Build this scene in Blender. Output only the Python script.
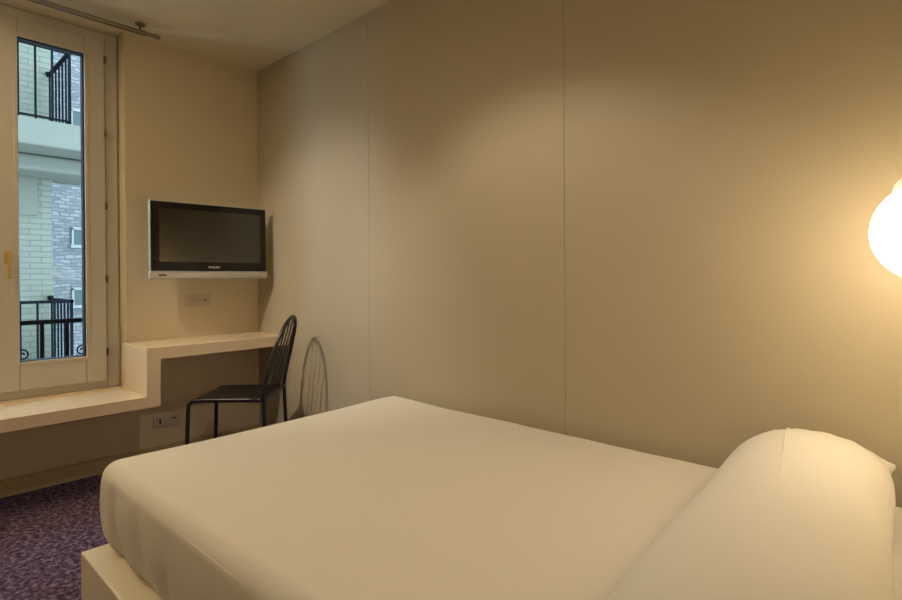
import bpy, bmesh, math, random
from mathutils import Vector, Matrix, noise
random.seed(4)
for o in list(bpy.data.objects): bpy.data.objects.remove(o)
S = bpy.context.scene
COL = S.collection
PI = math.pi

# ------------------------------------------------------------------ camera
F_PX = 533.73
M = ((0.74220930, 0.67014058, -0.00607949), (0.00151997, 0.00738828, 0.99997155), (-0.67016644, 0.74219742, -0.00446505))
cd = bpy.data.cameras.new('camera'); cam = bpy.data.objects.new('camera', cd); COL.objects.link(cam)
R = Matrix(((M[0][0], M[1][0], -M[2][0]), (M[0][1], M[1][1], -M[2][1]), (M[0][2], M[1][2], -M[2][2])))
cam.matrix_world = Matrix.Translation((3.58974, -1.91386, 1.11393)) @ R.to_4x4()
cd.sensor_fit = 'HORIZONTAL'; cd.sensor_width = 36.0
cd.lens = F_PX * 36.0 / 902.0
cd.shift_y = -(300 - 280.72) / 902.0
cd.clip_start = 0.02
S.camera = cam

# ------------------------------------------------------------------ exposure, world, lamps
S.view_settings.view_transform = 'Standard'
S.view_settings.look = 'None'
S.view_settings.gamma = 1.0
S.view_settings.use_curve_mapping = False
S.view_settings.exposure = 0.0

W = bpy.data.worlds.new('world'); S.world = W; W.use_nodes = True
wn = W.node_tree; wn.nodes['Background'].inputs[0].default_value = (0.62, 0.82, 1.0, 1)
wn.nodes['Background'].inputs[1].default_value = 6.3
DOWN_W = 46
GLOBE = 17.5
WARM = (1.0, 0.74, 0.44)

def add_light(name, kind, loc, power, color, size=.05, target=None, angle=None, blend=1.0):
    l = bpy.data.lights.new(name, kind); o = bpy.data.objects.new(name, l); COL.objects.link(o)
    o.location = loc; l.energy = power; l.color = color
    l.shadow_soft_size = size
    if kind == 'SPOT': l.spot_size = angle; l.spot_blend = blend
    if target: o.rotation_euler = (Vector(target) - Vector(loc)).to_track_quat('-Z', 'Y').to_euler()
    return o
DOWNS = [Vector((.94, -1.92, 2.52)), Vector((2.35, -.88, 2.57))]
AIM = Vector((.80, 0, .85))
add_light('spotlight_light', 'SPOT', DOWNS[0], 92, (1.0, .87, .72), .009, AIM, math.radians(62), 1.0)
add_light('downlight_light', 'SPOT', DOWNS[1], 33, (1.0, .82, .62), .03, DOWNS[1] + Vector((0, 0, -1)), math.radians(113), .45)
UPFILL = Vector((.60, -2.55, 1.90)); UPFILL_W = 235  # invented uplight, added to brighten the ceiling and window wall
add_light('ceiling_fill_light', 'SPOT', UPFILL, UPFILL_W, (1.0, .83, .60), .08, UPFILL + Vector((0, 0, 1)), math.radians(125), .6)

# ------------------------------------------------------------------ materials
def mat(name, color, rough=.6, metal=0.0, noise_amt=0.0, noise_scale=8.0, bump=0.0, bump_scale=60.0, spec=.4, color2=None, coat=0):
    m = bpy.data.materials.new(name); m.use_nodes = True
    nt = m.node_tree; b = nt.nodes['Principled BSDF']
    b.inputs['Base Color'].default_value = (*color, 1); b.inputs['Roughness'].default_value = rough
    b.inputs['Metallic'].default_value = metal; b.inputs['Specular IOR Level'].default_value = spec
    b.inputs['Coat Weight'].default_value = coat
    tc = nt.nodes.new('ShaderNodeTexCoord')
    n = nt.nodes.new('ShaderNodeTexNoise'); n.inputs['Scale'].default_value = noise_scale; n.inputs['Detail'].default_value = 4
    nt.links.new(tc.outputs['Object'], n.inputs['Vector'])
    mix = nt.nodes.new('ShaderNodeMix'); mix.data_type = 'RGBA'
    c2 = color2 or tuple(c * (1 - noise_amt) for c in color)
    mix.inputs[6].default_value = (*color, 1); mix.inputs[7].default_value = (*c2, 1)
    nt.links.new(n.outputs['Fac'], mix.inputs[0]); nt.links.new(mix.outputs[2], b.inputs['Base Color'])
    if bump:
        n2 = nt.nodes.new('ShaderNodeTexNoise'); n2.inputs['Scale'].default_value = bump_scale; n2.inputs['Detail'].default_value = 3
        nt.links.new(tc.outputs['Object'], n2.inputs['Vector'])
        bp = nt.nodes.new('ShaderNodeBump'); bp.inputs['Strength'].default_value = bump; bp.inputs['Distance'].default_value = .002
        nt.links.new(n2.outputs['Fac'], bp.inputs['Height']); nt.links.new(bp.outputs[0], b.inputs['Normal'])
    return m

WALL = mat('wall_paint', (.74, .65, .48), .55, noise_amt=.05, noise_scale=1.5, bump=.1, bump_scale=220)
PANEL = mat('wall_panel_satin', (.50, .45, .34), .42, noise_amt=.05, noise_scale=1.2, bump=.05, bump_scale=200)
CEIL = mat('ceiling_paint', (.76, .69, .52), .8, noise_amt=.04, noise_scale=2)
BACKW = mat('darkened_unseen_wall', (.26, .19, .13), .7, noise_amt=.1)  # unseen back wall, made dark to cut bounce onto the bed side
BASE = mat('baseboard_paint', (.55, .47, .30), .5, noise_amt=.05)
PVC = mat('window_plastic', (.62, .60, .55), .35, noise_amt=.03)
LEDGE = mat('ledge_laminate', (.82, .67, .49), .24, spec=.7, noise_amt=.06, noise_scale=5)
SHEET = mat('white_sheet', (.80, .785, .745), .85, noise_amt=.03, noise_scale=3, bump=.25, bump_scale=500)
PILLOW = mat('white_pillowcase', (.80, .81, .80), .85, noise_amt=.03, noise_scale=3, bump=.25, bump_scale=500)
PLAT = mat('bed_platform_lacquer', (.84, .78, .64), .4, noise_amt=.04)
BLACK = mat('black_metal', (.012, .011, .012), .28, 0.0, noise_amt=.2, spec=.6)
TVBLACK = mat('tv_black_bezel', (.006, .006, .006), .18, spec=.5)
SCREEN = mat('tv_screen_glass', (.003, .003, .003), .16, spec=.8, coat=1)
SCREEN.node_tree.nodes['Principled BSDF'].inputs['Coat Roughness'].default_value = .15
SILVER = mat('silver_plastic', (.55, .54, .52), .35, .3, noise_amt=.03)
GREYTXT = mat('silver_lettering', (.6, .58, .55), .4)
DARKTXT = mat('dark_lettering', (.08, .08, .08), .5)
CHROME = mat('brushed_steel', (.28, .25, .21), .3, .9, noise_amt=.1)
HINGE = mat('hinge_bronze', (.22, .17, .11), .4, .6)
HANDLE = mat('handle_brass', (.62, .46, .20), .4, .3)
GASKET = mat('dark_rubber_gasket', (.02, .03, .06), .5)
SOCK = mat('socket_plastic', (.62, .55, .46), .4, noise_amt=.03)
SOCKHOLE = mat('socket_hole', (.05, .035, .025), .6)
GREENISH = mat('pale_green_concrete', (.135, .132, .108), .8, noise_amt=.15, noise_scale=3)
IRON = mat('dark_iron', (.006, .007, .010), .9, noise_amt=.2, spec=.05)
IRONB = mat('brown_iron', (.010, .008, .008), .9, noise_amt=.2, spec=.05)
WFRAME = mat('far_window_frame', (.24, .24, .23), .6)
FARGLASS = mat('far_window_glass', (.04, .06, .06), .4)

def carpet():
    m = bpy.data.materials.new('purple_carpet'); m.use_nodes = True; nt = m.node_tree; b = nt.nodes['Principled BSDF']
    b.inputs['Roughness'].default_value = .95; b.inputs['Specular IOR Level'].default_value = .1
    tc = nt.nodes.new('ShaderNodeTexCoord')
    n = nt.nodes.new('ShaderNodeTexNoise'); n.inputs['Scale'].default_value = 48; n.inputs['Detail'].default_value = 5; n.inputs['Roughness'].default_value = .7
    nt.links.new(tc.outputs['Object'], n.inputs['Vector'])
    r = nt.nodes.new('ShaderNodeValToRGB'); e = r.color_ramp.elements
    e[0].position = .38; e[0].color = (.040, .024, .052, 1); e[1].position = .64; e[1].color = (.30, .235, .36, 1)
    k = e.new(.5); k.color = (.11, .073, .13, 1)
    nt.links.new(n.outputs['Fac'], r.inputs[0]); nt.links.new(r.outputs[0], b.inputs['Base Color'])
    bp = nt.nodes.new('ShaderNodeBump'); bp.inputs['Strength'].default_value = .8; bp.inputs['Distance'].default_value = .008
    nt.links.new(n.outputs['Fac'], bp.inputs['Height']); nt.links.new(bp.outputs[0], b.inputs['Normal'])
    return m
CARPET = carpet()

def brick(name, c1, c2, mortar, w, h, ms, bump=.6, distort=0):
    m = bpy.data.materials.new(name); m.use_nodes = True; nt = m.node_tree; b = nt.nodes['Principled BSDF']
    b.inputs['Roughness'].default_value = .8
    tc = nt.nodes.new('ShaderNodeTexCoord')
    sep = nt.nodes.new('ShaderNodeSeparateXYZ'); cmb = nt.nodes.new('ShaderNodeCombineXYZ')
    nt.links.new(tc.outputs['Object'], sep.inputs[0])
    add = nt.nodes.new('ShaderNodeMath'); add.operation = 'ADD'
    nt.links.new(sep.outputs[0], add.inputs[0]); nt.links.new(sep.outputs[1], add.inputs[1])
    nt.links.new(add.outputs[0], cmb.inputs[0]); nt.links.new(sep.outputs[2], cmb.inputs[1])
    vec = cmb.outputs[0]
    if distort:
        n = nt.nodes.new('ShaderNodeTexNoise'); n.inputs['Scale'].default_value = 1.6; n.inputs['Detail'].default_value = 6
        nt.links.new(vec, n.inputs['Vector'])
        ma = nt.nodes.new('ShaderNodeMix'); ma.data_type = 'VECTOR'; ma.blend_type = 'MIX' if hasattr(ma, 'blend_type') else ma.blend_type
        ma.inputs[0].default_value = distort
        nt.links.new(vec, ma.inputs[4]); nt.links.new(n.outputs['Color'], ma.inputs[5]); vec = ma.outputs[1]
    t = nt.nodes.new('ShaderNodeTexBrick'); t.inputs['Scale'].default_value = 1
    t.inputs['Brick Width'].default_value = w; t.inputs['Row Height'].default_value = h; t.inputs['Mortar Size'].default_value = ms
    t.inputs['Color1'].default_value = (*c1, 1); t.inputs['Color2'].default_value = (*c2, 1); t.inputs['Mortar'].default_value = (*mortar, 1)
    nt.links.new(vec, t.inputs['Vector']); nt.links.new(t.outputs['Color'], b.inputs['Base Color'])
    bp = nt.nodes.new('ShaderNodeBump'); bp.inputs['Strength'].default_value = bump; bp.inputs['Distance'].default_value = .01; bp.invert = True
    nt.links.new(t.outputs['Fac'], bp.inputs['Height']); nt.links.new(bp.outputs[0], b.inputs['Normal'])
    return m
GBRICK = brick('pale_green_brick', (.150, .145, .110), (.130, .130, .100), (.095, .100, .082), .24, .072, .007)
STONE = brick('blue_grey_stone', (.22, .215, .215), (.12, .12, .125), (.11, .11, .112), .13, .05, .008, .9, .22)

def glass_mat():
    m = bpy.data.materials.new('window_glass'); m.use_nodes = True; nt = m.node_tree
    nt.nodes.remove(nt.nodes['Principled BSDF'])
    out = nt.nodes['Material Output']
    t = nt.nodes.new('ShaderNodeBsdfTransparent'); t.inputs[0].default_value = (.93, .98, .98, 1)
    g = nt.nodes.new('ShaderNodeBsdfGlossy'); g.inputs['Roughness'].default_value = .02
    fr = nt.nodes.new('ShaderNodeFresnel'); fr.inputs[0].default_value = 1.08
    mx = nt.nodes.new('ShaderNodeMixShader')
    nt.links.new(fr.outputs[0], mx.inputs[0]); nt.links.new(t.outputs[0], mx.inputs[1]); nt.links.new(g.outputs[0], mx.inputs[2])
    nt.links.new(mx.outputs[0], out.inputs[0])
    return m
GLASS = glass_mat()

def emis(name, color, strength, base=(.9, .9, .85)):
    m = bpy.data.materials.new(name); m.use_nodes = True; b = m.node_tree.nodes['Principled BSDF']
    b.inputs['Base Color'].default_value = (*base, 1); b.inputs['Emission Color'].default_value = (*color, 1)
    b.inputs['Emission Strength'].default_value = strength; b.inputs['Roughness'].default_value = .3
    return m
OPAL = emis('lit_opal_glass', WARM, GLOBE)
OPALCAP = emis('lit_opal_cap', (1.0, .78, .50), .75)

# ------------------------------------------------------------------ mesh helpers
def new(): return bmesh.new()
def box(bm, x0, x1, y0, y1, z0, z1, bev=0.0, seg=2):
    b2 = bmesh.new(); bmesh.ops.create_cube(b2, size=1)
    for v in b2.verts: v.co = Vector(((x0 + x1) / 2 + v.co.x * (x1 - x0), (y0 + y1) / 2 + v.co.y * (y1 - y0), (z0 + z1) / 2 + v.co.z * (z1 - z0)))
    if bev: bmesh.ops.bevel(b2, geom=b2.edges[:], offset=bev, segments=seg, affect='EDGES', profile=.5)
    me = bpy.data.meshes.new('t'); b2.to_mesh(me); bm.from_mesh(me); bpy.data.meshes.remove(me); b2.free()
    return bm
def tube(bm, pts, r, n=10, closed=False, cap=True):
    pts = [Vector(p) for p in pts]; N = len(pts)
    rs = r if isinstance(r, (list, tuple)) else [r] * N
    rings = []; up = None
    for i, p in enumerate(pts):
        if closed: t = (pts[(i + 1) % N] - pts[i - 1]).normalized()
        else: t = (pts[min(i + 1, N - 1)] - pts[max(i - 1, 0)]).normalized()
        if up is None:
            up = Vector((0, 0, 1)) if abs(t.z) < .9 else Vector((1, 0, 0))
        up = (up - t * up.dot(t)).normalized(); s = t.cross(up)
        rings.append([bm.verts.new(p + (up * math.cos(a) + s * math.sin(a)) * rs[i]) for a in [2 * PI * k / n for k in range(n)]])
    M_ = N if closed else N - 1
    for i in range(M_):
        a, b = rings[i], rings[(i + 1) % N]
        for k in range(n): bm.faces.new((a[k], a[(k + 1) % n], b[(k + 1) % n], b[k]))
    if cap and not closed:
        bm.faces.new(rings[0]); bm.faces.new(rings[-1])
    return bm
def lathe(bm, prof, c=(0, 0, 0), n=32, axis='Z'):
    rings = []; c = Vector(c)
    def P(r, h, a):
        if axis == 'Z': return c + Vector((r * math.cos(a), r * math.sin(a), h))
        if axis == 'X': return c + Vector((h, r * math.cos(a), r * math.sin(a)))
        return c + Vector((r * math.cos(a), h, r * math.sin(a)))
    for r, h in prof:
        if r < 1e-6: rings.append([bm.verts.new(P(0, h, 0))])
        else: rings.append([bm.verts.new(P(r, h, 2 * PI * k / n)) for k in range(n)])
    for a, b in zip(rings, rings[1:]):
        for k in range(n):
            q = (k + 1) % n
            if len(a) == 1 and len(b) == 1: continue
            if len(a) == 1: bm.faces.new((a[0], b[q], b[k]))
            elif len(b) == 1: bm.faces.new((a[k], a[q], b[0]))
            else: bm.faces.new((a[k], a[q], b[q], b[k]))
    return bm
def smooth_path(ctrl, n=8):
    c = [Vector(p) for p in ctrl]; out = []
    P = [c[0] * 2 - c[1]] + c + [c[-1] * 2 - c[-2]]
    for i in range(1, len(P) - 2):
        for k in range(n):
            t = k / n; a, b, d, e = P[i - 1], P[i], P[i + 1], P[i + 2]
            out.append(.5 * ((2 * b) + (d - a) * t + (2 * a - 5 * b + 4 * d - e) * t * t + (3 * b - a - 3 * d + e) * t ** 3))
    out.append(c[-1]); return out
def obj(name, bm, m, parent=None, smooth=False, label=None):
    bmesh.ops.recalc_face_normals(bm, faces=bm.faces[:])
    me = bpy.data.meshes.new(name); bm.to_mesh(me); bm.free(); me.materials.append(m)
    if smooth:
        for p in me.polygons: p.use_smooth = True
        try: me.set_sharp_from_angle(angle=math.radians(smooth if smooth is not True else 40))
        except Exception: pass
    o = bpy.data.objects.new(name, me); COL.objects.link(o)
    if parent: o.parent = parent
    if label: o['label'] = label
    return o
def thing(name, label, cat, loc=(0, 0, 0), rz=0, group=None):
    o = bpy.data.objects.new(name, None); COL.objects.link(o); o.empty_display_size = .1
    o.location = loc; o.rotation_euler = (0, 0, rz); o['label'] = label; o['category'] = cat
    if group: o['group'] = group
    return o
def struct(name, bm, m, smooth=False, label=None):
    o = obj(name, bm, m, None, smooth); o['kind'] = 'structure'
    if label: o['label'] = label
    return o

# ------------------------------------------------------------------ room shell
H = 2.6; XH = 3.95; YB = -3.5; YR = -0.845; YL = -1.99     # window opening between YL and YR
struct('floor', box(new(), -.15, XH + .1, YB - .1, .1, -.1, 0), CARPET, label='purple speckled carpet')
struct('ceiling', box(new(), -.25, XH + .1, YB - .1, .1, H, H + .1), CEIL, label='plain cream ceiling')
bm = new(); box(bm, -.25, 0, YR, .1, 0, H); box(bm, -.25, 0, YL, YR, 0, .41); box(bm, -.25, 0, YB - .1, YL, 0, H)
struct('wall_window', bm, WALL, label='cream wall with the window and television')
bm = new()
seams = [0.0, 1.244, 2.483, 3.722, XH + .1]
for a, b in zip(seams, seams[1:]):
    box(bm, a + (.0006 if a else 0), b - .0006, 0, .03, 0, H, .0012, 1)
box(bm, 0, XH + .1, .0025, .1, 0, H)
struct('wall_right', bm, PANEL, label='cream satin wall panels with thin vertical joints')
struct('wall_head', box(new(), XH, XH + .1, YB - .1, 0, 0, H), WALL, label='wall behind the bed head')
struct('wall_back', box(new(), 0, XH, YB - .1, YB, 0, H), BACKW, label='wall opposite the panelled wall')
# lining panel under the window, a little proud of the wall
bm = new(); box(bm, 0, .03, YB, -.903, .09, .41, .002, 1)
struct('trim_1', bm, WALL, label='flat lining panel below the window ledge')
bm = new(); box(bm, 0, .042, YB, -.903, 0, .088, .003, 1); box(bm, 0, .014, -.903, 0, 0, .082, .003, 1)
struct('baseboard_window', bm, BASE)
struct('baseboard_right', box(new(), .014, XH, -.012, 0, 0, .082, .003, 1), BASE)

# ------------------------------------------------------------------ window
win = bpy.data.objects.new('window_1', None); COL.objects.link(win); win['kind'] = 'structure'
win['label'] = 'tall white casement window with brass handle'
XW = -.10
bm = new()
fz0, fz1 = .472, 2.597
for (y0, y1, z0, z1) in ((YR - .075, YR - .012, fz0, fz1), (YL, YL + .06, fz0, fz1), (YL + .06, YR - .075, fz1 - .058, fz1), (YL + .06, YR - .075, fz0, fz0 + .05)):
    box(bm, XW - .06, XW, y0, y1, z0, z1, .004, 2)
box(bm, XW - .06, XW - .01, YR - .014, YR, fz0, H, .002, 1)
obj('window_frame', bm, PVC, win)
def sash(y0, y1, gy0, gy1, hinge_side):
    z0, z1, gz0, gz1 = .515, 2.541, .672, 2.440
    x0, x1 = XW - .05, XW + .018
    bm = new()
    box(bm, x0, x1, y0, gy0, z0, z1, .005, 2); box(bm, x0, x1, gy1, y1, z0, z1, .005, 2)
    box(bm, x0, x1, gy0, gy1, z0, gz0, .005, 2); box(bm, x0, x1, gy0, gy1, gz1, z1, .005, 2)
    # raised inner bead around the pane
    bx = x1 + .004
    s = obj('sash', bm, PVC, win)
    bm = new(); w = .018
    box(bm, x1 - .004, bx, gy0 - w, gy0, gz0 - w, gz1 + w, .0015, 1); box(bm, x1 - .004, bx, gy1, gy1 + w, gz0 - w, gz1 + w, .0015, 1)
    box(bm, x1 - .004, bx, gy0, gy1, gz0 - w, gz0, .0015, 1); box(bm, x1 - .004, bx, gy0, gy1, gz1, gz1 + w, .0015, 1)
    obj('glazing_bead', bm, PVC, s)
    bm = new(); g = .008; gx0, gx1 = x0 + .012, x1 - .012
    box(bm, gx0, gx1, gy0, gy0 + g * .4, gz0, gz1); box(bm, gx0, gx1, gy1 - g, gy1, gz0, gz1)
    box(bm, gx0, gx1, gy0, gy1, gz0, gz0 + g * .6); box(bm, gx0, gx1, gy0, gy1, gz1 - g, gz1)
    obj('gasket', bm, GASKET, s, label='dark rubber strip around the pane')
    obj('glass_pane', box(new(), XW - .03, XW - .026, gy0, gy1, gz0, gz1), GLASS, s)
    for z in (2.431, 1.995, 1.559, 1.123, .687):
        y = y1 + .002 if hinge_side > 0 else y0 - .002
        bm = new(); lathe(bm, [(0, -.022), (.005, -.022), (.007, -.019), (.007, .019), (.005, .022), (0, .022)], (XW + .022, y, z), 12)
        obj('hinge', bm, HINGE, s, True)
    return s
s1 = sash(-1.425, -.925, -1.336, -1.028, 1)
s2 = sash(-1.925, -1.429, -1.824, -1.516, -1)
bm = new(); box(bm, XW + .018, XW + .026, -1.398, -1.368, 1.205, 1.275, .004, 2)
hd = obj('handle_plate', bm, HANDLE, s1, label='brass coloured window handle')
bm = new(); lathe(bm, [(0, 0), (.011, 0), (.011, .03), (0, .03)], (XW + .024, -1.383, 1.245), 14, 'X')
box(bm, XW + .042, XW + .058, -1.395, -1.369, 1.222, 1.262, .005, 2)
tube(bm, smooth_path([(XW + .052, -1.382, 1.245), (XW + .053, -1.379, 1.19), (XW + .05, -1.375, 1.125)], 5), [.010] * 6 + [.011] * 5, 12)
obj('handle_lever', bm, HANDLE, s1, True, 'brass coloured window handle')

# ------------------------------------------------------------------ ledge and desk in one stepped run
led = thing('stepped_desk_ledge', 'pale wood ledge stepping up from window sill to wall desk', 'desk')
bm = new()
prof = [(YB, .412), (YB, .472), (-.866, .472), (-.866, .742), (0, .742), (0, .676), (-.797, .676), (-.797, .412)]
xf = .40
def extr(bm, prof, x0, x1):
    a = [bm.verts.new((x0, y, z)) for y, z in prof]; b = [bm.verts.new((x1, y, z)) for y, z in prof]
    n = len(prof)
    for i in range(n): bm.faces.new((a[i], a[(i + 1) % n], b[(i + 1) % n], b[i]))
    bm.faces.new(a); bm.faces.new(list(reversed(b)))
extr(bm, prof, 0.001, xf)
bmesh.ops.bevel(bm, geom=bm.edges[:], offset=.002, segments=1, affect='EDGES')
obj('desk_board', bm, LEDGE, led)
obj('sill_board', box(new(), XW - .06, 0.001, YL + .002, YR - .002, .4125, .471), LEDGE, led)

# ------------------------------------------------------------------ curtain rod
rod = thing('curtain_rod', 'double steel curtain rod hanging from ceiling above window', 'curtain rod', (.2, -.73, 2.546))
bm = new(); tube(bm, [(0, -1.6, 0), (0, -.012, 0)], .0115, 14); obj('rod', bm, CHROME, rod, True)
bm = new(); tube(bm, [(-.038, -1.6, .008), (-.038, -.05, .008)], .009, 12); obj('inner_rod', bm, BLACK, rod, True, 'thin dark rear rod')
bm = new(); lathe(bm, [(0, -.014), (.013, -.014), (.015, -.010), (.015, -.004), (.010, -.001), (.014, .004), (.0145, .010), (.009, .016), (0, .017)], (0, 0, 0), 20, 'Y')
obj('finial', bm, CHROME, rod, True)
for yb in (-.085, -1.3):
    bm = new(); lathe(bm, [(0, .045), (.024, .045), (.026, .049), (.026, .0535), (0, .0535)], (-.018, yb, 0), 24)
    tube(bm, [(-.018, yb, .048), (-.018, yb, .018), (0, yb, .004)], .0055, 10)
    tube(bm, [(-.018, yb, .022), (-.038, yb, .010)], .0055, 10)
    tube(bm, [(0, yb - .006, 0), (0, yb + .006, 0)], .0115, 14); tube(bm, [(-.038, yb - .005, .008), (-.038, yb + .005, .008)], .009, 14)
    obj('ceiling_bracket', bm, CHROME, rod, True)

# ------------------------------------------------------------------ television
tv = thing('wall_television', 'flat black television with silver edge on window wall', 'television', (0, -.418, 1.36), 0)
hold = bpy.data.objects.new('tv_body', None)
tilt = math.radians(-1.0); yaw = math.radians(-4.5)
def tvp(bm):
    mt = Matrix.Translation((.20, 0, 0)) @ Matrix.Rotation(yaw, 4, 'Z') @ Matrix.Rotation(tilt, 4, 'Y')
    bmesh.ops.transform(bm, matrix=mt, verts=bm.verts[:]); return bm
w2, zt, zb = .356, .232, -.236
bm = new(); box(bm, -.028, .0, -w2, w2, zb + .003, zt, .007, 3); box(bm, -.075, -.026, -w2 + .06, w2 - .06, zb + .06, zt - .05, .012, 3); obj('silver_casing', tvp(bm), SILVER, tv, True, 'silver outer casing')
bm = new(); box(bm, -.02, .006, -w2 + .007, w2 - .004, zb + .045, zt - .007, .003, 2); obj('bezel', tvp(bm), TVBLACK, tv, True, 'glossy black bezel')
bm = new(); box(bm, 0, .0068, -w2 + .052, w2 - .042, zb + .100, zt - .046, .0008, 1); obj('screen', tvp(bm), SCREEN, tv, False, 'dark switched-off screen')
bm = new(); box(bm, -.03, .010, -w2 - .003, w2 + .003, zb - .004, zb + .042, .008, 3); obj('speaker_bar', tvp(bm), SILVER, tv, True, 'silver speaker bar')
bm = new(); box(bm, .009, .0108, -w2 + .045, -w2 + .088, zb + .014, zb + .024, .002, 2); obj('badge', tvp(bm), DARKTXT, tv, False, 'small dark badge')
cu = bpy.data.curves.new('txt', 'FONT'); cu.body = 'PHILIPS'; cu.size = .019; cu.extrude = .0006; cu.align_x = 'CENTER'; cu.offset = .0006
cu.space_character = 1.12
to = bpy.data.objects.new('txt', cu); COL.objects.link(to); bpy.context.view_layer.update()
me = bpy.data.meshes.new_from_object(to.evaluated_get(bpy.context.evaluated_depsgraph_get()))
bpy.data.objects.remove(to)
bm = new(); bm.from_mesh(me)
bmesh.ops.transform(bm, matrix=Matrix.Translation((.0068, .01, zb + .062)) @ Matrix(((0, 0, 1, 0), (1, 0, 0, 0), (0, 1, 0, 0), (0, 0, 0, 1))), verts=bm.verts[:])
obj('brand_lettering', tvp(bm), GREYTXT, tv, False, 'silver brand lettering')
bm = new(); box(bm, 0.0, .018, -.09, .09, -.11, .11, .003, 1); box(bm, .015, .135, -.03, .03, -.035, .035, .006, 2); box(bm, .112, .128, -.1, .1, -.1, .1, .003, 1)
obj('wall_bracket', bm, BLACK, tv, False, 'black wall bracket')

# ------------------------------------------------------------------ sockets
def socket(name, label, y0, y1, zc, kinds):
    h = .078
    t = thing(name, label, 'socket', (0, (y0 + y1) / 2, zc), 0, None); w = (y1 - y0) / 2
    bm = new(); box(bm, 0, .009, -w, w, -h / 2, h / 2, .003, 2); obj('cover_plate', bm, SOCK, t, True)
    for i, k in enumerate(kinds):
        c = -w / 2 + i * w
        if k == 'round':
            bm = new(); lathe(bm, [(.029, .0085), (.029, .0115), (.025, .0115), (.023, .0095), (0, .0095)], (0, c, 0), 28, 'X')
            obj('socket_well', bm, SOCK, t, True)
            bm = new()
            for yy, zz in ((-.0095, 0), (.0095, 0), (0, .013)):
                lathe(bm, [(.003, .0093), (.003, .0102), (0, .0102)], (0, c + yy, zz), 10, 'X')
            obj('pin_hole', bm, SOCKHOLE, t)
        elif k == 'coax':
            bm = new(); lathe(bm, [(.026, .0085), (.026, .011), (.023, .011), (0, .0105)], (0, c, 0), 28, 'X'); obj('socket_well', bm, SOCK, t, True)
            bm = new(); lathe(bm, [(.0065, .009), (.0065, .0125), (0, .0125)], (0, c, 0), 16, 'X'); obj('aerial_port', bm, SOCKHOLE, t)
        elif k == 'slot':
            bm = new(); box(bm, .0085, .0115, c - .024, c + .024, -.026, .026, .002, 1); obj('insert', bm, SOCK, t)
            bm = new(); box(bm, .0112, .0122, c - .006, c + .004, -.018, .018, .001, 1); obj('data_port', bm, SOCKHOLE, t)
        elif k == 'bar':
            bm = new(); box(bm, .0085, .0115, c - .026, c + .026, -.024, .024, .002, 1); obj('insert', bm, SOCK, t)
            bm = new(); box(bm, .0112, .0122, c - .014, c + .016, .004, .012, .001, 1); obj('data_port', bm, SOCKHOLE, t)
socket('wall_socket', 'double white wall socket directly below the television', -.507, -.341, .981, ('round', 'coax'))
socket('wall_socket', 'double white socket low on wall under desk, near baseboard', -.703, -.548, .232, ('slot', 'bar'))

# ------------------------------------------------------------------ chair (local +X is forward)
ch = thing('metal_chair', 'black tubular metal chair with arched slatted back beside desk', 'chair', (.553, -.403, 0), math.atan2(-.675, -.738))
sw, sd, sz = .188, .205, .452
# seat pan: dished sheet with rolled rim
bm = new(); nx, ny = 18, 16; g = []
def seat_pt(u, v):
    wid = sw
    return Vector((.008 + u * (sd - .010), v * wid, sz - .010 * (1 - u * u) * (1 - v * v) - (.012 * max(0, (u - .75) / .25) ** 2)))
for top in (0, 1):
    L = []
    for i in range(nx + 1):
        L.append([bm.verts.new(seat_pt(-1 + 2 * i / nx, -1 + 2 * j / ny) - Vector((0, 0, .004 * top))) for j in range(ny + 1)])
    g.append(L)
    for i in range(nx):
        for j in range(ny): bm.faces.new((L[i][j], L[i + 1][j], L[i + 1][j + 1], L[i][j + 1]))
for i in range(nx):
    for j in (0, ny): bm.faces.new((g[0][i][j], g[0][i + 1][j], g[1][i + 1][j], g[1][i][j]))
for j in range(ny):
    for i in (0, nx): bm.faces.new((g[0][i][j], g[0][i][j + 1], g[1][i][j + 1], g[1][i][j]))
seat = obj('seat', bm, BLACK, ch, 60)
bm = new(); rim = []
for (u0, v0, u1, v1) in ((-1, -1, 1, -1), (1, -1, 1, 1), (1, 1, -1, 1), (-1, 1, -1, -1)):
    for k in range(8):
        t = (k + .5) / 8; p = seat_pt(u0 + (u1 - u0) * t, v0 + (v1 - v0) * t); rim.append(p - Vector((0, 0, .008)))
tube(bm, rim, .0105, 10, True); obj('seat_rim', bm, BLACK, seat, True)
R_ = .0115
for s in (-1, 1):
    bm = new()
    tube(bm, smooth_path([(.245, s * .185, 0), (.236, s * .185, .20), (.229, s * .184, .385), (.222, s * .183, .420), (.20, s * .182, .438), (.165, s * .182, .441), (0, s * .184, .440), (-.175, s * .186, .440)], 6), R_, 12)
    obj('leg', bm, BLACK, ch, True)
    bm = new()
    tube(bm, smooth_path([(-.215, s * .190, 0), (-.202, s * .188, .2), (-.192, s * .186, .44), (-.197, s * .186, .50)], 6), R_, 12)
    obj('leg', bm, BLACK, ch, True)
def arch(t):   # t in -1..1 across the arch
    a = t * PI / 2
    y = .186 * math.sin(a)
    h = max(0, math.cos(a)) ** .66
    z = .49 + .402 * h
    return Vector((-.194 - .108 * ((z - .49) / .40) ** 1.2, y, z))
bm = new(); tube(bm, [arch(-1 + 2 * i / 40) for i in range(41)], R_, 12); obj('back_frame', bm, BLACK, ch, True)
for yy in (-.09, -.03, .03, .09):
    a = math.asin(yy / .186) / (PI / 2); top = arch(a)
    bm = new(); pts = []
    for k in range(9):
        z = .437 + (top.z - .437) * k / 8
        y_ = yy * (1 - .12 * (1 - k / 8))
        pts.append((-.188 - .112 * max(0, (z - .44) / .45) ** 1.1, y_, z))
    tube(bm, pts, .0052, 8); obj('back_slat', bm, BLACK, ch, True)
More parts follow.
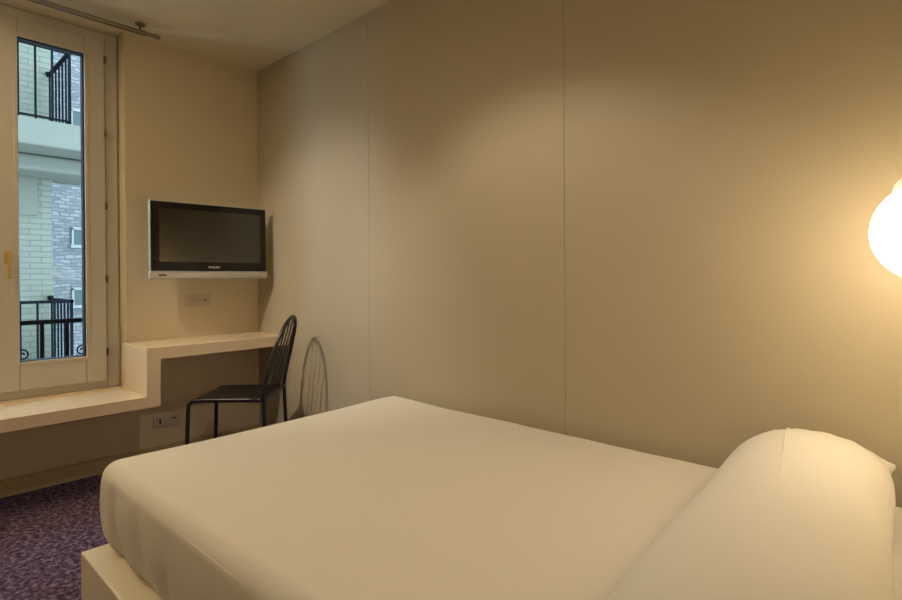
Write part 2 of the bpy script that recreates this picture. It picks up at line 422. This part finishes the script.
bm = new(); tube(bm, [(-.192, -.186, .452), (-.192, .186, .452)], .009, 10); obj('rear_rail', bm, BLACK, ch, True)

# ------------------------------------------------------------------ bed
bed = thing('platform_bed', 'low cream platform bed with tightly fitted white sheet', 'bed', (2.55, -.72, 0))
def bw(bm): bmesh.ops.translate(bm, vec=(-2.55, .72, 0), verts=bm.verts[:]); return bm
PZ = .22
bm = new(); box(bm, 1.505, 3.90, -1.433, -.020, .035, PZ, .004, 2); obj('platform', bw(bm), PLAT, bed, False, 'cream lacquered platform base')
bm = new(); box(bm, 1.60, 3.62, -1.34, -.10, 0, .036); obj('plinth', bw(bm), BLACK, bed, False, 'dark recessed plinth')
def rbox(x0, x1, y0, y1, z0, z1, r, nseg, fn=None):
    bm = new(); bmesh.ops.create_cube(bm, size=2)
    bmesh.ops.subdivide_edges(bm, edges=bm.edges[:], cuts=nseg, use_grid_fill=True)
    c = Vector(((x0 + x1) / 2, (y0 + y1) / 2, (z0 + z1) / 2)); h = Vector(((x1 - x0) / 2, (y1 - y0) / 2, (z1 - z0) / 2))
    def warp(t, rr, hh):      # put more vertices in the rounded border
        f = 1 - rr / hh; s = 1 if t >= 0 else -1; t = abs(t)
        return s * (t / .72 * f if t < .72 else f + (t - .72) / .28 * (1 - f))
    for v in bm.verts:
        u = Vector((warp(v.co.x, r[0], h.x), warp(v.co.y, r[1], h.y), warp(v.co.z, r[2], h.z)))
        q = Vector((u.x * h.x, u.y * h.y, u.z * h.z))
        inn = Vector([max(-(h[k] - r[k]), min(h[k] - r[k], q[k])) for k in range(3)])
        d = Vector([(q[k] - inn[k]) / r[k] for k in range(3)])
        if d.length > 1e-6:
            d.normalize()
        p = inn + Vector([d[k] * r[k] for k in range(3)])
        n = Vector([d[k] / r[k] for k in range(3)]); n = n.normalized() if n.length > 1e-9 else Vector((0, 0, 1))
        P = c + p
        if fn: P = fn(P, n)
        v.co = P
    return bm
def mfn(P, n):
    side = math.sqrt(n.x ** 2 + n.y ** 2)
    zt = (P.z - PZ) / .29
    P = P.copy()
    # outward belly of the sides
    if side > .3:
        P += Vector((n.x, n.y, 0)) * .014 * math.sin(max(0, min(1, zt)) * PI)
        # tucked pleats on the near side and round the foot corner
        s = P.x * 1.0 - P.y * .6
        env = max(0, 1 - max(0, zt - .15) / .70)
        w = .35 - (1 - abs(math.sin(s * 15 + 1.2 * noise.noise(Vector((s * 3, 0, P.z * 3)))))) ** 2 - .45 * (1 - abs(math.sin(s * 31 + 1.3 + (P.z - PZ) * 3))) ** 3
        loc = math.exp(-((P.x - 1.72) / .20) ** 2) + .22 + .5 * math.exp(-((P.x - 1.98) / .16) ** 2)
        P += Vector((n.x, n.y, 0)) * (.024) * w * env * loc * side
    if n.z > .3:
        P.z += .006 * noise.noise(Vector((P.x * 1.6, P.y * 1.6, 0))) + .0016 * noise.noise(Vector((P.x * 9, P.y * 3, 2)))
        # shallow sleeping hollow; the rim stays a little higher at the far foot corner
        P.z += .012 * math.exp(-(((P.x - 1.58) / .22) ** 2 + ((P.y + .14) / .22) ** 2))
    return P
bm = rbox(1.462, 3.86, -1.366, -.030, PZ - .002, .499, (.07, .048, .052), 170, mfn)
mt_o = obj('mattress', bw(bm), SHEET, bed, 180, 'mattress in a taut white sheet')

# pillows
def pillow(name, label, xc, hx, y0, y1, z0, zt, e, m, seam=True, seedv=0, tips=()):
    t = thing(name, label, 'pillow', (xc, (y0 + y1) / 2, z0))
    bm = new(); NU, NV = 56, 90; rings = []
    yc, hy = (y0 + y1) / 2, (y1 - y0) / 2
    hu = (zt - z0) * .60; hl = (zt - z0) * .40
    def surf(u, v):
        k = max(0.0, 1 - abs(v) ** 7) ** .42
        a = u
        ca, sa = math.cos(a), math.sin(a)
        x = math.copysign(abs(ca) ** (2 / e), ca) * hx * (.70 + .30 * k)
        z = math.copysign(abs(sa) ** (2 / e), sa) * (hu if sa > 0 else hl) * k
        x += .055 * (1 - v) / 2
        P = Vector((x, v * hy, hl + z))
        nn = noise.noise(Vector((P.x * 5 + seedv, P.y * 4, P.z * 5))) * .007 + noise.noise(Vector((P.x * 13, P.y * 8 + seedv, P.z * 13))) * .0025
        if sa > -.2:
            P.z += nn * k; P.x += nn * ca
        # fine radial creases running in from the closed ends
        ed = max(0, abs(v) - .72) / .28
        P.z += .004 * ed * math.sin(a * 17 + seedv) * (1 if sa > 0 else 0) * k
        for (tu, tv, amt) in tips:
            d = math.exp(-((a - tu) / .22) ** 2 - ((v - tv) / .035) ** 2) * amt
            P += Vector((ca, 0, sa * .2)) * d
        return P
    for j in range(NV + 1):
        v = -math.cos(PI * j / NV) * .6 + (-1 + 2 * j / NV) * .4
        rings.append([bm.verts.new(surf(2 * PI * i / NU, v)) for i in range(NU)])
    for a, b in zip(rings, rings[1:]):
        for i in range(NU): bm.faces.new((a[i], a[(i + 1) % NU], b[(i + 1) % NU], b[i]))
    bm.faces.new(rings[0]); bm.faces.new(rings[-1])
    c = obj('pillowcase', bm, m, t, 180)
    if seam:
        bm = new(); pts = []
        for j in range(40):
            v = .985 - j * .032
            p = surf(PI / 2 + .38 - .012 * j, v); pts.append(p + Vector((0, 0, .0008 - .0035 * (j / 39) ** 3)))
        tube(bm, pts, [.0032 * (1 - .85 * i / 39) for i in range(40)], 8); obj('seam', bm, m, c, True)
    return t
pillow('bolster_pillow', 'long plump white bolster pillow across head of bed', 3.336, .176, -1.35, -.04, .503, .704, 2.05, PILLOW, True, 3.0, ((.32, .93, .03),))
pillow('flat_pillow', 'flatter white pillow tucked behind the bolster at bed head', 3.70, .155, -1.25, -.06, .501, .592, 2.1, PILLOW, False, 9.0)

# ------------------------------------------------------------------ globe pendant by the bed
for loc, lab in (((3.594, -.345, 1.211), 'lit white opal globe lamp beside bed head, close to panelled wall'),):
    gl = thing('globe_pendant_lamp', lab, 'lamp', loc)
    GR = .114
    bm = new(); lathe(bm, [(GR * math.sin(PI * i / 32) if 0 < i < 32 else 0, -GR * math.cos(PI * i / 32)) for i in range(33)], (0, 0, 0), 48)
    obj('globe_shade', bm, OPAL, gl, True, 'glowing opal glass globe')
    bm = new(); lathe(bm, [(.072, .080), (.072, .096), (.069, .107), (.060, .117), (.044, .126), (.022, .132), (0, .134)], (0, 0, 0), 36)
    obj('shade_cap', bm, OPALCAP, gl, True, 'pale rounded cap')
    bm = new(); tube(bm, [(0, 0, .132), (0, 0, 2.6 - 1.208 - .02)], .0032, 8); obj('cord', bm, SOCK, gl, True)
    bm = new(); lathe(bm, [(.045, 0), (.045, -.012), (.03, -.022), (.005, -.026), (0, -.026)], (0, 0, 2.6 - 1.208), 28); obj('ceiling_rose', bm, SOCK, gl, True)

# ------------------------------------------------------------------ lamps out of frame, plus an added uplighter as ceiling fill
dl = thing('ceiling_downlight', 'flush round ceiling downlight above bed, just above the picture', 'ceiling light', (DOWNS[1].x, DOWNS[1].y, 2.6))
bm = new(); lathe(bm, [(.040, 0), (.052, 0), (.052, -.004), (.046, -.008), (.040, -.006), (.040, 0)], (0, 0, 0), 32); obj('trim_ring', bm, SILVER, dl, True)
sp = thing('ceiling_spotlight', 'small swivelling ceiling spotlight aimed at chair, just above the picture', 'ceiling light', DOWNS[0])
d = (AIM - DOWNS[0]).normalized(); q = d.to_track_quat('Z', 'Y').to_matrix().to_4x4()
bm = new(); lathe(bm, [(.030, .02), (.033, .02), (.033, -.06), (.02, -.075), (0, -.075), (0, -.068), (.03, -.055), (.03, .02)], (0, 0, 0), 28)
bmesh.ops.transform(bm, matrix=q, verts=bm.verts[:]); obj('lamp_housing', bm, SILVER, sp, True)
bm = new(); tube(bm, [tuple(-d * .06), (-d.x * .06, -d.y * .06, 2.6 - DOWNS[0].z)], .006, 10); obj('stem', bm, SILVER, sp, True)
tl = thing('added_fill_uplighter', 'added unseen uplighter that fills the ceiling with light, left of frame', 'floor lamp', (UPFILL.x, UPFILL.y, 0))
bm = new(); lathe(bm, [(0, 0), (.13, 0), (.13, .012), (.02, .022), (0, .022)], (0, 0, 0), 32); obj('base', bm, BLACK, tl, True)
bm = new(); tube(bm, [(0, 0, .02), (0, 0, 1.81)], .011, 12); obj('pole', bm, BLACK, tl, True)
bm = new(); lathe(bm, [(0, 1.80), (.05, 1.805), (.12, 1.85), (.15, 1.895), (.147, 1.897), (.118, 1.855), (.05, 1.82), (0, 1.815)], (0, 0, 0), 36); obj('bowl_shade', bm, SILVER, tl, True)

# ------------------------------------------------------------------ small round metal foot at the left edge of the carpet
ft = thing('round_stand_base', 'silver rounded stand base on carpet at left frame edge', 'stand', (.47, -1.545, 0))
bm = new(); lathe(bm, [(0, 0), (.052, 0), (.056, .006), (.055, .014), (.045, .022), (.022, .028), (.014, .032), (.012, .06), (0, .062)], (0, 0, 0), 32)
obj('base_disc', bm, CHROME, ft, True)

# ------------------------------------------------------------------ outside: guard rail of this window
gr = thing('window_guard_rail', 'low iron guard rail just outside the window', 'railing', (-.40, -1.4, .5))
bm = new(); box(bm, -.015, .015, -.66, .58, .352, .378, .004, 1); obj('top_bar', bm, IRONB, gr)
bm = new(); box(bm, -.012, .012, -.66, .58, -.03, -.01, .003, 1); obj('bottom_bar', bm, IRONB, gr)
for y in (-.52, -.40, -.28, -.16, -.04, .22, .344, .56):
    bm = new(); box(bm, -.010, .010, y - .010, y + .010, -.012, .355, .002, 1); obj('baluster', bm, IRONB, gr)
def scroll(cy, cz, s):
    pts = []
    for i in range(34):
        a = i / 33 * 1.55 * 2 * PI; r = .008 + .030 * (i / 33)
        pts.append((0, cy + s * r * math.cos(a), cz + r * math.sin(a)))
    return pts
for cy, s in ((.125, 1), (.425, -1), (-.10, 1), (-.34, -1)):
    bm = new(); tube(bm, scroll(cy, .175, s), .0045, 8)
    tube(bm, smooth_path([(0, cy + s * .03, .15), (0, cy + s * .01, .09), (0, cy - s * .03, .04), (0, cy, -.012)], 5), .0045, 8)
    obj('scroll', bm, IRONB, gr, True)
# side stays that fix the rail back to the facade
for y in (-.655, .575):
    for z in (.357, -.028): obj('wall_stay', box(new(), 0, .245, y - .008, y + .008, z, z + .016), IRONB, gr)

# ------------------------------------------------------------------ outside: buildings
gb = thing('green_brick_building', 'pale green brick building with balconies across the courtyard', 'building', (-4.95, -.22, -6))
bm = new(); box(bm, -4, 0, -7, 0, 0, 12.6); obj('brick_wall', bm, GBRICK, gb)
for i, zf in enumerate((.03, 2.93)):
    bm = new(); box(bm, -.3, 1.12, -6.5, .55, zf + 6 - .30, zf + 6, .02, 2); box(bm, -.3, .62, -6.5, .40, zf + 6 - .50, zf + 6 - .30, .05, 3)
    obj('balcony_slab', bm, GREENISH, gb, False, 'smooth pale green balcony slab')
    bm = new(); box(bm, 0, .03, -.62, -.16, zf + 6 - .98, zf + 6 - .50, .005, 1); obj('plaster_panel', bm, GREENISH, gb)
def balcony_railing(zf, label):
    t = thing('balcony_railing', label, 'railing', (-3.9, -.255, zf + .001), 0, None)
    ht = .845
    bm = new(); box(bm, -.02, .02, -5.5, .02, ht - .02, ht + .015, .004, 1); box(bm, -1.03, .02, -.02, .02, ht - .02, ht + .015, .004, 1); obj('handrail', bm, IRON, t)
    bm = new(); box(bm, -.012, .012, -5.5, .012, .03, .05); box(bm, -1.03, .012, -.012, .012, .03, .05); obj('bottom_rail', bm, IRON, t)
    for k in range(14):
        y = -.0 if k == 0 else -.165 - .155 * (k - 1)
        w = .014 if k == 0 else .010
        bm = new(); box(bm, -w, w, y - w, y + w, .0, ht); obj('baluster', bm, IRON, t)
    for k in range(6):
        x = -.16 - k * .16
        bm = new(); box(bm, x - .009, x + .009, -.009, .009, .04, ht); obj('baluster', bm, IRON, t)
    bm = new(); lathe(bm, [(0, -.03), (.03, -.02), (.035, 0), (.03, .02), (0, .03)], (-1.02, 0, ht + .02), 14); obj('end_knob', bm, IRON, t, True)
balcony_railing(2.93, 'dark iron balcony railing above, upper of the two across the courtyard')
balcony_railing(.03, 'dark iron balcony railing below, lower of the two across the courtyard')
sb = thing('stone_building', 'blue-grey rough stone building at the rear of the courtyard', 'building', (-9, 1, -6))
bm = new(); box(bm, -3, 0, -6, 9, 0, 13.6); obj('stone_wall', bm, STONE, sb)
for zc in (.79, 1.98, 4.32, 6.4):
    z = zc + 6
    bm = new(); box(bm, -.02, .05, -.14, .16, z - .22, z - .16); box(bm, -.02, .04, -.12, -.085, z - .17, z + .17); box(bm, -.02, .04, .115, .15, z - .17, z + .17); box(bm, -.02, .04, -.12, .15, z + .14, z + .19)
    fr = obj('window_frame', bm, WFRAME, sb, False, 'white window surround')
    bm = new(); box(bm, -.02, .02, -.085, .115, z - .16, z + .14); obj('window_pane', bm, FARGLASS, fr)
co = struct('ground_1', box(new(), -13, -.3, -9, 11, -6.1, -6), GREENISH, label='courtyard ground far below')
